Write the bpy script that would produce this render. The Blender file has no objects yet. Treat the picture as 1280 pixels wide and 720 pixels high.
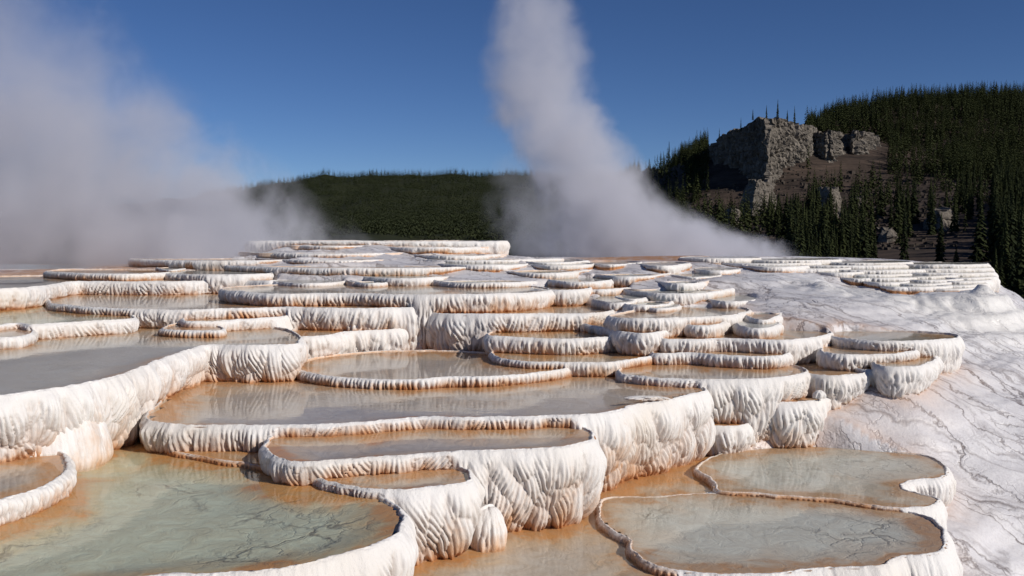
import bpy, math, random
import numpy as np
from mathutils import Vector

random.seed(7); RNG = np.random.default_rng(11)
C = bpy.context.scene.collection
F = 1150.0; YH = 295.0; QS = 3.4; CAMZ = 3.7       # focal length in photo pixels, horizon row, metres per level unit, eye height
PITCH = math.atan((360 - YH) / F)
CP, SP = math.cos(PITCH), math.sin(PITCH)

# ---------------------------------------------------------------- helpers
def ray(x, y):
    a, b = (x - 640.0), (360.0 - y)
    return np.array([a, F * CP + b * SP, -F * SP + b * CP])
def on_level(x, y, q):
    d = ray(x, y); t = -q * QS / d[2]
    return np.array([d[0] * t, d[1] * t])
def at_dist(x, y, dist):
    d = ray(x, y); t = dist / d[1]
    return np.array([d[0] * t, dist, CAMZ + d[2] * t])

def _hash(ix, iy, seed):
    h = (ix * 374761393 + iy * 668265263 + seed * 974634777) & 0xFFFFFFFF
    h = ((h ^ (h >> 13)) * 1274126177) & 0xFFFFFFFF
    return ((h ^ (h >> 16)) & 0xFFFFFF) / float(0xFFFFFF)
def vnoise(x, y, seed=0):
    x = np.asarray(x, float); y = np.asarray(y, float)
    x, y = np.broadcast_arrays(x, y)
    ix = np.floor(x).astype(np.int64); iy = np.floor(y).astype(np.int64)
    fx = x - ix; fy = y - iy
    fx = fx * fx * (3 - 2 * fx); fy = fy * fy * (3 - 2 * fy)
    a = _hash(ix, iy, seed); b = _hash(ix + 1, iy, seed); c = _hash(ix, iy + 1, seed); d = _hash(ix + 1, iy + 1, seed)
    return (a + (b - a) * fx) * (1 - fy) + (c + (d - c) * fx) * fy
def fbm(x, y, seed=0, octaves=4):
    s = 0; a = .5; t = 0
    for k in range(octaves):
        s = s + a * vnoise(x * 2 ** k + 13.7 * k, y * 2 ** k + 5.1 * k, seed + k); t += a; a *= .5
    return s / t
def worley(x, y, seed, full=False):
    ix = np.floor(x).astype(np.int64); iy = np.floor(y).astype(np.int64)
    f1 = np.full(x.shape, 9.0); f2 = np.full(x.shape, 9.0); cx = np.zeros(x.shape); cy = np.zeros(x.shape); idn = np.zeros(x.shape)
    for dx in (-1, 0, 1):
        for dy in (-1, 0, 1):
            h1 = _hash(ix + dx, iy + dy, seed)
            jx = ix + dx + .15 + .7 * h1; jy = iy + dy + .1 + .8 * _hash(ix + dx, iy + dy, seed + 1)
            d = np.sqrt((x - jx) ** 2 + (y - jy) ** 2)
            near = d < f1
            f2 = np.where(near, f1, np.minimum(f2, d)); cx = np.where(near, x - jx, cx); cy = np.where(near, y - jy, cy)
            idn = np.where(near, (h1 * 7.31) % 1, idn); f1 = np.where(near, d, f1)
    return (f1, f2, cx, cy, idn) if full else (f1, f2, cx)
def sstep(a, b, x):
    t = np.clip((x - a) / (b - a), 0, 1); return t * t * (3 - 2 * t)

def mesh_obj(name, verts, quads, mat, parent=None, attrs=None, smooth=True, tris=None):
    me = bpy.data.meshes.new(name)
    verts = np.ascontiguousarray(verts, dtype=np.float32).reshape(-1, 3)
    quads = np.asarray(quads, dtype=np.int32).reshape(-1, 4) if quads is not None else np.zeros((0, 4), np.int32)
    tr = np.asarray(tris, dtype=np.int32).reshape(-1, 3) if tris is not None else np.zeros((0, 3), np.int32)
    nq, nt = len(quads), len(tr)
    me.vertices.add(len(verts)); me.vertices.foreach_set('co', verts.ravel())
    me.loops.add(nq * 4 + nt * 3); me.loops.foreach_set('vertex_index', np.concatenate([quads.ravel(), tr.ravel()]))
    me.polygons.add(nq + nt)
    st = np.concatenate([np.arange(nq) * 4, nq * 4 + np.arange(nt) * 3]).astype(np.int32)
    me.polygons.foreach_set('loop_start', st)
    me.polygons.foreach_set('use_smooth', np.full(nq + nt, smooth))
    for k, v in (attrs or {}).items():
        at = me.attributes.new(k, 'FLOAT', 'POINT'); at.data.foreach_set('value', np.ascontiguousarray(v, dtype=np.float32).ravel())
    me.update(calc_edges=True); me.validate()
    me.materials.append(mat)
    o = bpy.data.objects.new(name, me); C.objects.link(o)
    if parent: o.parent = parent
    return o
def tag(o, label=None, cat=None, group=None, kind=None):
    for k, v in (('label', label), ('category', cat), ('group', group), ('kind', kind)):
        if v: o[k] = v
    return o
def empty(name, loc=(0, 0, 0)):
    o = bpy.data.objects.new(name, None); o.location = loc; o.empty_display_size = .2; C.objects.link(o); return o
def grid_quads(nr, nc):
    i = np.arange(nr * nc).reshape(nr, nc)
    return np.stack([i[:-1, :-1], i[:-1, 1:], i[1:, 1:], i[1:, :-1]], -1).reshape(-1, 4)

# ---------------------------------------------------------------- materials
class NT:
    def __init__(self, name):
        self.m = bpy.data.materials.new(name); self.m.use_nodes = True; self.t = self.m.node_tree; self.t.nodes.clear()
        self.out = self.t.nodes.new('ShaderNodeOutputMaterial')
    def n(self, typ, **kw):
        nd = self.t.nodes.new(typ)
        for k, v in kw.items():
            if k[0] == '_': nd.inputs[k[1:].replace('_', ' ')].default_value = v
            else: setattr(nd, k, v)
        return nd
    def l(self, a, b): self.t.links.new(a, b)
    def math(self, op, a, b=None, c=None, clamp=False):
        nd = self.n('ShaderNodeMath', operation=op); nd.use_clamp = clamp
        for i, v in enumerate((a, b, c)):
            if v is None: continue
            if isinstance(v, (int, float)): nd.inputs[i].default_value = v
            else: self.l(v, nd.inputs[i])
        return nd.outputs[0]
    def ramp(self, fac, stops):
        nd = self.n('ShaderNodeValToRGB'); e = nd.color_ramp.elements
        while len(e) > 1: e.remove(e[-1])
        e[0].position = stops[0][0]; e[0].color = (*stops[0][1], 1)
        for p, c in stops[1:]:
            x = e.new(p); x.color = (*c, 1)
        self.l(fac, nd.inputs[0]); return nd.outputs[0]
    def mix(self, fac, a, b, blend='MIX'):
        nd = self.n('ShaderNodeMix', data_type='RGBA', blend_type=blend)
        for s, v in ((nd.inputs[0], fac), (nd.inputs[6], a), (nd.inputs[7], b)):
            if isinstance(v, (int, float)): s.default_value = v
            elif isinstance(v, tuple): s.default_value = (*v, 1)
            else: self.l(v, s)
        return nd.outputs[2]
    def noise(self, scale, detail=4, rough=.55, vec=None, dist=0):
        nd = self.n('ShaderNodeTexNoise', _Scale=scale, _Detail=detail, _Roughness=rough, _Distortion=dist)
        if vec is not None: self.l(vec, nd.inputs['Vector'])
        return nd
    def attr(self, name): return self.n('ShaderNodeAttribute', attribute_name=name).outputs['Fac']
    def pos(self): return self.n('ShaderNodeNewGeometry').outputs['Position']
    def scaled(self, vec, s):
        nd = self.n('ShaderNodeVectorMath', operation='MULTIPLY'); self.l(vec, nd.inputs[0]); nd.inputs[1].default_value = s; return nd.outputs[0]
    def bsdf(self, col, rough=.8, normal=None, spec=.3):
        b = self.n('ShaderNodeBsdfPrincipled'); b.inputs['Specular IOR Level'].default_value = spec
        if isinstance(col, tuple): b.inputs['Base Color'].default_value = (*col, 1)
        else: self.l(col, b.inputs['Base Color'])
        if isinstance(rough, (int, float)): b.inputs['Roughness'].default_value = rough
        else: self.l(rough, b.inputs['Roughness'])
        if normal is not None: self.l(normal, b.inputs['Normal'])
        return b.outputs[0]
    def bump(self, h, strength, dist, normal=None):
        nd = self.n('ShaderNodeBump'); nd.inputs['Strength'].default_value = strength; nd.inputs['Distance'].default_value = dist
        self.l(h, nd.inputs['Height'])
        if normal is not None: self.l(normal, nd.inputs['Normal'])
        return nd.outputs[0]

def mat_travertine():
    n = NT('travertine_wall'); p = n.pos()
    st = n.attr('stain'); cr = n.attr('crease')
    nz = n.noise(5.0, 5, .6, p).outputs[0]; fine = n.noise(38, 4, .6, n.scaled(p, (1, 1, .35))).outputs[0]
    big = n.noise(.9, 3, .5, p).outputs[0]
    white = n.mix(n.math('MULTIPLY', nz, .8), (.80, .775, .75), (.70, .665, .635))
    white = n.mix(n.math('MULTIPLY_ADD', big, 2.6, -1.25, clamp=True), white, (.70, .635, .56))
    s = n.math('ADD', st, n.math('MULTIPLY', n.math('SUBTRACT', nz, .5), .5))
    s = n.math('ADD', s, n.math('MULTIPLY', n.math('SUBTRACT', fine, .5), .45))
    c1 = n.mix(n.math('MULTIPLY_ADD', s, 1.9, -.32, clamp=True), white, (.66, .44, .29))
    c2 = n.mix(n.math('MULTIPLY_ADD', s, 2.4, -1.45, clamp=True), c1, (.50, .225, .09))
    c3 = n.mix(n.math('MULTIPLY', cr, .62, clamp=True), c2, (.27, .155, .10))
    h = n.math('ADD', n.math('MULTIPLY', fine, .7), n.math('MULTIPLY', n.noise(110, 3, .6, p).outputs[0], .3))
    n.l(n.bsdf(c3, .72, n.bump(h, .85, .014), .35), n.out.inputs[0]); return n.m

def mat_bed(name, center, mid, edge, vein=0.0, green=None):
    n = NT(name); p = n.pos()
    ed = n.attr('edge')
    n1 = n.noise(1.1, 5, .6, p, .6).outputs[0]; n2 = n.noise(4.5, 5, .65, p, 1.2).outputs[0]
    f = n.math('ADD', ed, n.math('MULTIPLY', n.math('SUBTRACT', n1, .5), 1.5))
    f = n.math('ADD', f, n.math('MULTIPLY', n.math('SUBTRACT', n2, .5), .35))
    col = n.ramp(f, [(0, edge), (.13, edge), (.33, mid), (.70, center)])
    col = n.mix(n.math('MULTIPLY_ADD', n2, 1.6, -.6, clamp=True), col, tuple(c * .72 for c in mid))
    wv = n.n('ShaderNodeVectorMath', operation='MULTIPLY_ADD'); n.l(n.noise(1.6, 4, .6, p).outputs['Color'], wv.inputs[0])
    wv.inputs[1].default_value = (.9, .9, 0); n.l(p, wv.inputs[2])
    fl = n.n('ShaderNodeVectorMath', operation='MULTIPLY'); n.l(wv.outputs[0], fl.inputs[0]); fl.inputs[1].default_value = (1, 1, 0)
    v = n.n('ShaderNodeTexVoronoi', feature='DISTANCE_TO_EDGE', _Scale=1.15); n.l(fl.outputs[0], v.inputs['Vector'])
    v2 = n.n('ShaderNodeTexVoronoi', feature='DISTANCE_TO_EDGE', _Scale=2.9); n.l(fl.outputs[0], v2.inputs['Vector'])
    msk = n.math('MULTIPLY_ADD', n.noise(.8, 2, .5, p).outputs[0], 5, -2.1, clamp=True)
    ln = n.math('SUBTRACT', 1, n.math('MULTIPLY', v.outputs[0], 26), clamp=True)
    ln2 = n.math('MULTIPLY', n.math('SUBTRACT', 1, n.math('MULTIPLY', v2.outputs[0], 22), clamp=True), .55)
    lines = n.math('MULTIPLY', n.math('MULTIPLY', n.math('MAXIMUM', ln, ln2), msk), vein)
    lines = n.math('MULTIPLY', lines, n.math('MULTIPLY_ADD', ed, 3, -.5, clamp=True))
    col = n.mix(n.math('MULTIPLY', lines, n.math('MULTIPLY_ADD', n2, 1.8, -.25, clamp=True)), col, (.12, .09, .06))
    h = n.math('ADD', n2, n.math('MULTIPLY', lines, -.5))
    n.l(n.bsdf(col, .8, n.bump(h, .6, .03), .2), n.out.inputs[0]); return n.m

def mat_water():
    n = NT('clear_water'); p = n.pos()
    h = n.noise(7, 3, .5, n.scaled(p, (.6, 1.3, 1))).outputs[0]; h2 = n.noise(1.3, 2, .5, p).outputs[0]
    nm = n.bump(n.math('ADD', n.math('MULTIPLY', h, .35), h2), .18, .012)
    fr = n.n('ShaderNodeFresnel', _IOR=1.33); n.l(nm, fr.inputs['Normal'])
    gl = n.n('ShaderNodeBsdfGlossy', _Roughness=.045); n.l(nm, gl.inputs['Normal'])
    tr = n.n('ShaderNodeBsdfTransparent'); tr.inputs[0].default_value = (.93, .95, .93, 1)
    bf = n.n('ShaderNodeNewGeometry').outputs['Backfacing']; fac = n.math('MULTIPLY', n.math('MULTIPLY', fr.outputs[0], n.math('SUBTRACT', 1, bf)), .8)
    mx = n.n('ShaderNodeMixShader'); n.l(fac, mx.inputs[0]); n.l(tr.outputs[0], mx.inputs[1]); n.l(gl.outputs[0], mx.inputs[2])
    n.l(mx.outputs[0], n.out.inputs[0]); return n.m

def mat_slope():
    n = NT('travertine_slope'); p = n.pos()
    sep = n.n('ShaderNodeSeparateXYZ'); n.l(p, sep.inputs[0]); z = sep.outputs['Z']
    org = n.attr('orange'); lump = n.attr('lump')
    wn = n.noise(.45, 4, .55, p).outputs[0]; wn2 = n.noise(2.2, 4, .6, p).outputs[0]
    cc = n.math('ADD', n.math('MULTIPLY', sep.outputs['X'], .19), n.math('MULTIPLY', sep.outputs['Y'], .23))
    zz = n.math('ADD', n.math('ADD', cc, n.math('MULTIPLY', z, .3)), n.math('MULTIPLY_ADD', wn, .75, 0)); zz = n.math('ADD', zz, n.math('MULTIPLY', wn2, .13))
    def lines(freq, wid, seedoff):
        a = n.math('FRACT', n.math('ADD', n.math('MULTIPLY', zz, freq), seedoff))
        a = n.math('ABSOLUTE', n.math('SUBTRACT', a, .5))
        return n.math('SUBTRACT', 1, n.math('MULTIPLY', a, wid), clamp=True)
    m1 = n.math('MULTIPLY_ADD', n.noise(.5, 3, .5, n.scaled(p, (1, 1, 2))).outputs[0], 5, -2.2, clamp=True)
    m2 = n.math('MULTIPLY_ADD', n.noise(.9, 3, .6, n.scaled(p, (1.2, 1, 1))).outputs[0], 5, -2.3, clamp=True)
    L1 = n.math('MULTIPLY', lines(2.1, 22, .1), n.math('MULTIPLY_ADD', m1, .6, .4)); L2 = n.math('MULTIPLY', lines(7.1, 8, .3), m2)
    L3 = n.math('MULTIPLY', lines(19, 5, .7), n.math('MULTIPLY', m2, .6))
    big = n.noise(.35, 4, .6, p).outputs[0]; md = n.noise(3.2, 5, .62, p).outputs[0]; fn = n.noise(26, 4, .65, p).outputs[0]
    base = n.mix(n.math('MULTIPLY_ADD', big, 3, -1.1, clamp=True), (.76, .74, .745), (.60, .575, .585))
    base = n.mix(n.math('MULTIPLY_ADD', md, 2.5, -1.05, clamp=True), base, (.80, .775, .765))
    base = n.mix(lump, base, (.80, .775, .74))
    fu = n.n('ShaderNodeCombineXYZ'); n.l(n.math('ADD', n.math('MULTIPLY', sep.outputs['X'], .19), n.math('MULTIPLY', sep.outputs['Y'], -.16)), fu.inputs[0])
    n.l(n.math('ADD', n.math('MULTIPLY', sep.outputs['X'], .55), n.math('MULTIPLY', sep.outputs['Y'], .65)), fu.inputs[1])
    wv = n.n('ShaderNodeVectorMath', operation='MULTIPLY_ADD'); n.l(n.noise(.9, 5, .62, p).outputs['Color'], wv.inputs[0]); wv.inputs[1].default_value = (1.1, 1.1, 0); n.l(fu.outputs[0], wv.inputs[2])
    vo = n.n('ShaderNodeTexVoronoi', feature='DISTANCE_TO_EDGE', _Scale=1.0); n.l(wv.outputs[0], vo.inputs['Vector'])
    vo2 = n.n('ShaderNodeTexVoronoi', feature='DISTANCE_TO_EDGE', _Scale=3.4); n.l(wv.outputs[0], vo2.inputs['Vector'])
    ch = n.math('MULTIPLY', n.math('SUBTRACT', 1, n.math('MULTIPLY', vo.outputs[0], 30), clamp=True), n.math('MULTIPLY_ADD', wn2, 1.5, -.05, clamp=True)); ch2 = n.math('MULTIPLY', n.math('SUBTRACT', 1, n.math('MULTIPLY', vo2.outputs[0], 16), clamp=True), n.math('MULTIPLY', m1, .6))
    L1 = n.math('MAXIMUM', n.math('MULTIPLY', L1, .8), n.math('MAXIMUM', ch, ch2))
    base = n.mix(n.math('MULTIPLY_ADD', fn, 2.0, -1.0, clamp=True), base, (.50, .46, .45))
    dk = n.math('MULTIPLY', n.math('MAXIMUM', n.math('MULTIPLY', L1, .95), n.math('MAXIMUM', n.math('MULTIPLY', L2, .6), n.math('MULTIPLY', L3, .45))), n.math('MULTIPLY_ADD', lump, -.75, 1))
    base = n.mix(dk, base, (.12, .085, .075))
    o = n.math('MULTIPLY', org, n.math('MULTIPLY_ADD', md, 1.6, .1), clamp=True)
    base = n.mix(o, base, n.mix(n.math('MULTIPLY_ADD', fn, 2, -.6, clamp=True), (.52, .27, .12), (.33, .15, .06)))
    h = n.math('ADD', n.math('MULTIPLY', md, .6), n.math('MULTIPLY', fn, .22)); h = n.math('SUBTRACT', h, n.math('MULTIPLY', n.math('MAXIMUM', L1, n.math('MULTIPLY', L2, .5)), .5))
    rg = n.math('MULTIPLY_ADD', big, .5, .12)
    n.l(n.bsdf(base, rg, n.bump(h, .55, .06), .4), n.out.inputs[0]); return n.m

def mat_simple(name, ca, cb, scale, rough=.9, bump=.4, bd=.1, stretch=(1, 1, 1), contrast=2.0):
    n = NT(name); p = n.scaled(n.pos(), stretch)
    a = n.noise(scale, 6, .65, p, .3).outputs[0]; b = n.noise(scale * 6, 4, .6, p).outputs[0]
    f = n.math('MULTIPLY_ADD', n.math('ADD', n.math('MULTIPLY', a, .65), n.math('MULTIPLY', b, .35)), contrast, -.5 * contrast + .5, clamp=True)
    n.l(n.bsdf(n.mix(f, ca, cb), rough, n.bump(n.math('ADD', a, n.math('MULTIPLY', b, .4)), bump, bd), .2), n.out.inputs[0]); return n.m
def mat_needles(name, a, b):
    n = NT(name); oi = n.n('ShaderNodeObjectInfo').outputs['Random']; p = n.pos()
    f = n.math('ADD', n.math('MULTIPLY', oi, .55), n.math('MULTIPLY', n.noise(.11, 3, .6, p).outputs[0], .7)); f = n.math('SUBTRACT', f, .12, clamp=True)
    n.l(n.bsdf(n.mix(f, a, b), .85, None, .15), n.out.inputs[0]); return n.m

M = dict(
    trav=mat_travertine(), water=mat_water(), slope=mat_slope(),
    bed_brown=mat_bed('silt_bed_brown', (.54, .46, .42), (.62, .45, .33), (.62, .29, .11), .25),
    bed_grey=mat_bed('silt_bed_grey', (.48, .45, .43), (.56, .44, .35), (.60, .33, .16), .35),
    bed_green=mat_bed('silt_bed_green', (.56, .57, .44), (.58, .46, .28), (.60, .27, .08), .95),
    bed_pale=mat_bed('silt_bed_pale', (.64, .61, .55), (.62, .51, .41), (.52, .29, .15), .8),
    bed_white=mat_bed('silt_bed_white', (.50, .47, .45), (.58, .53, .49), (.66, .61, .56), .4),
    bed_orange=mat_bed('silt_bed_orange', (.62, .53, .46), (.62, .44, .30), (.60, .28, .10), .6),
    rock=mat_simple('cliff_rock', (.05, .044, .038), (.27, .235, .195), .25, .95, .9, .8, (1, 1, .55), 2.6),
    scree=mat_simple('scree_slope', (.012, .010, .009), (.105, .073, .055), .06, .95, 1, 1.5, (.35, 1, 3.2), 3.0),
    valley=mat_simple('valley_floor', (.03, .03, .015), (.09, .07, .04), .02, .95, .5, .5),
    forest_floor=mat_simple('forest_floor', (.012, .016, .006), (.03, .034, .012), .02, .95, .5, 1),
    rubble=mat_simple('rubble', (.022, .017, .014), (.09, .072, .058), .3, .95, .6, .3),
    bark=mat_simple('tree_bark', (.05, .035, .025), (.11, .08, .06), 3, .9, .5, .05),
    needles=mat_needles('conifer_needles', (.011, .017, .006), (.044, .052, .016)),
    needles_far=mat_needles('conifer_needles_far', (.020, .029, .012), (.062, .066, .026)),
    dead=mat_simple('dead_wood', (.16, .14, .12), (.28, .25, .22), 3, .9, .5, .05),
)

# ---------------------------------------------------------------- pool table (outline on the rim, in photo pixels, read on the pool's own level)
def arc(x0, x1, Df, Db, q, n=7, bow=.10):
    """outline of a far pool by its near and far distance"""
    pts = []
    for i in range(n):
        t = i / (n - 1); D = Df * (1 + bow * abs(2 * t - 1) ** 2.5); pts.append((x0 + (x1 - x0) * t, YH + q / D))
    for i in range(1, n - 1):
        t = 1 - i / (n - 1); D = Db * (1 - .3 * bow * abs(2 * t - 1) ** 2); pts.append((x0 + (x1 - x0) * t, YH + q / D))
    return pts
P = []
def pool(key, q, pts, label, bed='brown', stain=.6, **kw):
    P.append(dict(key=key, q=q, px=pts, label=label, bed=bed, stain=stain, **kw))

pool('Q0', .945, [(470,660),(560,600),(700,590),(790,600),(800,640),(800,690),(870,735),(900,800),(700,860),(500,820)], 'shallow orange runoff pool below the tall walls at the bottom centre', 'orange', .8, lip=.004, rs=1.2)
pool('RB', .935, [(735,610),(760,580),(820,560),(890,560),(915,585),(900,610),(888,616),(824,622),(757,625)], 'shallow tan pool with orange island at foot of tallest central wall', 'orange', .7, lip=.012, rs=1.2)
pool('R0', .925, [(757,622),(753,648),(770,664),(786,672),(790,688),(824,709),(880,716),(951,717),(1035,710),(1100,707),(1122,696),(1160,693),(1180,688),(1182,669),(1166,650),(1120,635),(1035,622),(951,616),(888,615),(824,619)], 'large round grey-green pool at bottom right with thin white rim', 'pale', .35, lip=.014, rs=1.0)
pool('R1', .915, [(890,600),(870,585),(900,566),(950,558),(1010,555),(1099,562),(1160,570),(1185,588),(1178,596),(1146,599),(1128,604),(1130,611),(1150,616),(1173,623),(1165,631),(1120,634),(1035,623),(951,617),(900,613)], 'wide pale pool with notched right rim behind the bottom right pool', 'pale', .35, lip=.014, rs=1.0)
pool('L0', .74, [(430,692),(370,706),(316,715),(250,719),(175,723),(60,745),(-120,755),(-230,690),(-210,600),(-60,560),(100,545),(185,542),(260,552),(330,575),(365,592),(400,603),(444,610),(481,621),(502,636),(508,650),(492,671),(460,684)], 'largest milky green pool at bottom left with dark branching veins', 'green', .4)
pool('SH', .728, [(180,548),(215,562),(250,569),(300,577),(345,583),(372,572),(345,548),(260,540),(195,538)], 'low orange crusted shelf between green pool and long thin rim', 'orange', .9, lip=.008, rs=1.2)
pool('C2', .72, [(398,598),(434,607),(497,612),(544,608),(583,603),(592,596),(584,586),(540,578),(450,575),(395,584)], 'small crescent pool wedged beside the milky green pool', 'brown', .65, lobes=1.5)
pool('C1', .675, [(331,556),(334,566),(350,574),(375,578),(420,575),(501,569),(591,564),(669,561),(716,556),(743,548),(741,540),(722,532),(650,526),(500,527),(400,532),(345,543)], 'long narrow pool above the broad bulging central wall', 'brown', .65, lobes=1.6)
pool('L00', .68, [(86,574),(84,587),(60,604),(27,616),(0,625),(-60,640),(-140,630),(-120,575),(-40,562),(40,562),(75,565)], 'small pool at the left edge set against the big white wall', 'brown', .6)
pool('M', .64, [(184,526),(208,530),(262,531),(343,531),(430,529),(467,526),(534,521),(588,522),(669,520),(726,519),(769,514),(792,507),(835,499),(860,492),(878,489),(882,484),(860,478),(825,474),(782,469),(740,458),(650,441),(600,431),(500,432),(400,438),(340,446),(300,458),(240,476),(196,505)], 'broad central pool with long fluted rim spanning the middle', 'brown', .8, lobes=1.6)
pool('P3', .80, [(880,529),(900,532),(922,532),(938,528),(943,522),(930,514),(900,511),(880,515)], 'tiny half-moon pool halfway down the white wall', 'brown', .4)
pool('P2', .715, [(878,487),(905,486),(935,497),(975,503),(1010,502),(1036,497),(1043,488),(1035,478),(1015,469),(990,461),(940,461),(895,468)], 'deep-walled pool with a white rock on its right rim', 'brown', .35)
pool('L1', .48, [(0,495),(34,491),(84,483),(144,470),(198,451),(240,437),(262,431),(310,432),(345,431),(368,430),(376,424),(360,412),(290,402),(200,396),(100,400),(0,415),(-90,425),(-190,460),(-110,503)], 'large grey pool at left above the high bright white wall', 'grey', .6, lobes=1.5)
pool('E', .605, [(370,459),(380,465),(402,469),(434,472),(480,474),(528,474),(558,472),(618,471),(662,467),(702,462),(717,457),(700,450),(640,443),(560,438),(470,439),(400,446),(374,453)], 'oval pool with low rim standing inside the broad central pool', 'brown', .75)
pool('E2', .58, [(640,433),(620,437),(614,442),(628,448),(660,452),(716,453),(760,453),(795,449),(824,443),(815,438),(760,432),(700,430)], 'oval orange pool overlapping right end of the low-rimmed oval pool', 'orange', .75)
pool('P4', .61, [(775,466),(800,470),(850,473),(900,474),(950,473),(985,470),(1007,465),(1000,459),(975,453),(930,448),(870,447),(800,450)], 'long oval pool whose right end overhangs the deep-walled pool', 'brown', .45)
pool('P11', .56, [(820,441),(864,441),(900,444),(962,446),(985,442),(978,436),(940,432),(890,429),(850,429),(823,433)], 'narrow pool with low fluted rim left of the round right-hand pool', 'grey', .4)
pool('P5', .62, [(985,463),(1005,467),(1030,470),(1060,469),(1088,464),(1085,459),(1072,454),(1050,450),(1025,448),(1000,450),(985,456)], 'grey pool with goblet-shaped white wall below it', 'grey', .3)
pool('P6', .61, [(1080,462),(1100,463),(1118,462),(1126,464),(1123,457),(1100,452),(1070,447),(1050,448),(1060,456)], 'sliver of a pool on a rounded white lobe between two pools', 'grey', .3)
pool('P8', .585, [(1108,459),(1140,459),(1158,455),(1171,446),(1167,440),(1140,435),(1100,438),(1088,449)], 'stepped small pool tucked under the long shaded pool on the right', 'grey', .3)
pool('P7', .55, [(1030,440),(1050,443),(1080,443),(1112,442),(1137,440),(1145,436),(1138,431),(1120,427),(1095,423),(1062,421),(1040,423),(1028,431)], 'grey shaded pool with low striped rim inside the far right pool', 'grey', .3)
pool('P9', .51, [(1050,422),(1086,426),(1115,427),(1150,426),(1178,424),(1198,421),(1195,418),(1165,415),(1125,413),(1080,412),(1040,413),(1036,418)], 'rightmost pool with tall white scalloped wall on the smooth slope', 'grey', .2)
pool('P10', .50, [(830,423),(870,424),(900,423),(940,424),(975,425),(1003,423),(1027,420),(1040,416),(1035,413),(1000,411),(940,409),(880,409),(840,412),(828,418)], 'long pool with bright rounded right end above the goblet wall', 'grey', .35)
pool('F', .505, [(613,420),(630,421),(660,422),(704,423),(744,422),(770,420),(791,417),(785,412),(740,407),(690,406),(640,409),(613,415)], 'thin pool with thick grey fluted rim behind the oval orange pool', 'orange', .7)
pool('F2', .47, [(728,404),(752,409),(778,414),(805,416),(830,414),(842,410),(838,406),(820,403),(780,400),(742,400)], 'small tilted-looking crescent pool with shaded far lip', 'grey', .55)
pool('N1', .50, [(366,420),(380,421),(410,419),(440,414),(496,411),(548,408),(588,407),(628,404),(627,399),(560,394),(480,394),(400,399),(368,410)], 'pool above the row of smooth rounded white bulges', 'brown', .4, lobes=1.5)
pool('K3', .47, [(410,402),(425,404),(445,405),(467,402),(465,399),(440,397.5),(415,398.5)], 'tiny white-lipped basin behind the rounded white bulges', 'brown', .5)
pool('N2', .415, [(529,389),(560,392),(632,393),(690,392),(740,391),(767,387),(757,381),(690,377),(600,378),(540,383)], 'long pool with white fluted wall behind the thick grey rim', 'brown', .7)
pool('U1', .41, [(762,396),(800,399),(860,397),(905,394),(930,390),(937,387),(925,384),(880,382),(830,383),(785,389)], 'steel-grey oval pool at upper right with thin tan rim line', 'grey', .5)
pool('U4', .44, arc(838, 918, .00395, .0043, .44), 'narrow ledge pool under the steel-grey oval pool', 'brown', .45)
pool('U5', .428, arc(926, 979, .0041, .0045, .428), 'small isolated pool at right edge of the terraces near the slope', 'grey', .4)
pool('U6', .383, arc(762, 848, .0044, .0047, .383), 'short pale ledge above the steel-grey oval pool', 'white', .4)
pool('K', .385, [(61,376),(66,380),(84,382),(112,384),(160,386),(226,387),(280,386),(320,385),(360,384),(404,385),(450,385),(500,384),(538,382),(536,377),(500,372),(440,368),(340,363),(240,360),(150,360),(85,364),(62,371)], 'widest orange-brown pool of the upper left with dark left rim', 'brown', .7)
pool('K2', .43, [(232,402),(260,402),(290,400),(330,398),(366,394),(362,389),(300,389),(240,393),(228,398)], 'curved white ledge pool hanging below the widest orange-brown pool', 'brown', .5)
pool('LM1', .415, [(-60,411),(0,406),(22,404),(40,406),(70,404),(120,401),(164,398),(167,394),(155,384),(100,376),(60,378),(0,385),(-80,392)], 'olive pool at left behind a straight white wall', 'green', .45)
pool('LU', .30, [(-60,364),(0,361.5),(40,359),(74,354.5),(95,351.5),(150,351.5),(220,351.5),(260,350.5),(300,350),(338,351),(348,348),(300,345),(200,344),(100,344),(0,345),(-80,346)], 'long far-left pool with a bright curling wall at the frame edge', 'grey', .6)
pool('GL', .26, [(57,338.5),(75,340.5),(110,342.3),(160,342.8),(205,341),(222,339),(215,337.5),(150,336.5),(80,336.8)], 'thin cream basin on the far orange flat at left', 'orange', .6)
pool('N3', .32, [(276,360.5),(285,363),(310,365.5),(345,367),(400,366.5),(440,366.5),(496,368),(560,368.5),(610,368),(650,366.5),(682,363.5),(687,361.5),(660,357),(560,354.5),(430,354),(340,355.5),(285,358.5)], 'long upper pool with stained fluted wall, wedge-shaped at its left', 'grey', .75)
pool('N3b', .325, [(672,362),(700,363),(722,362.5),(737,360.5),(733,357.5),(700,355.5),(670,357)], 'middle of three lobed pools right of the long upper pool', 'grey', .65)
pool('N3c', .333, [(728,361),(750,362),(772,361),(787,359.5),(792,357.5),(780,355),(745,354)], 'rightmost of three lobed pools with tan fluted wall', 'brown', .65)
pool('T1', .295, arc(526, 690, .0050, .0053, .295), 'thin white ledge pool above the long upper pool', 'white', .3)
pool('T2', .30, arc(432, 497, .00508, .0053, .30), 'small low white ledge left of the thin white ledge pool', 'white', .4)
pool('U2', .338, arc(775, 917, .0047, .0051, .338), 'long pool with pale banded wall near the top of the slope', 'white', .4)
pool('U3', .30, arc(815, 889, .0050, .0053, .30), 'smooth plain white ledge near the top of the slope', 'white', .1)
pool('G1c', .27, arc(735, 838, .0053, .0057, .27), 'pool with long straight wall left of the plain white ledge', 'white', .55)
pool('G1b', .25, arc(622, 739, .0054, .0058, .25), 'pool with fluted wall adjoining the second far pool', 'white', .55)
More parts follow.
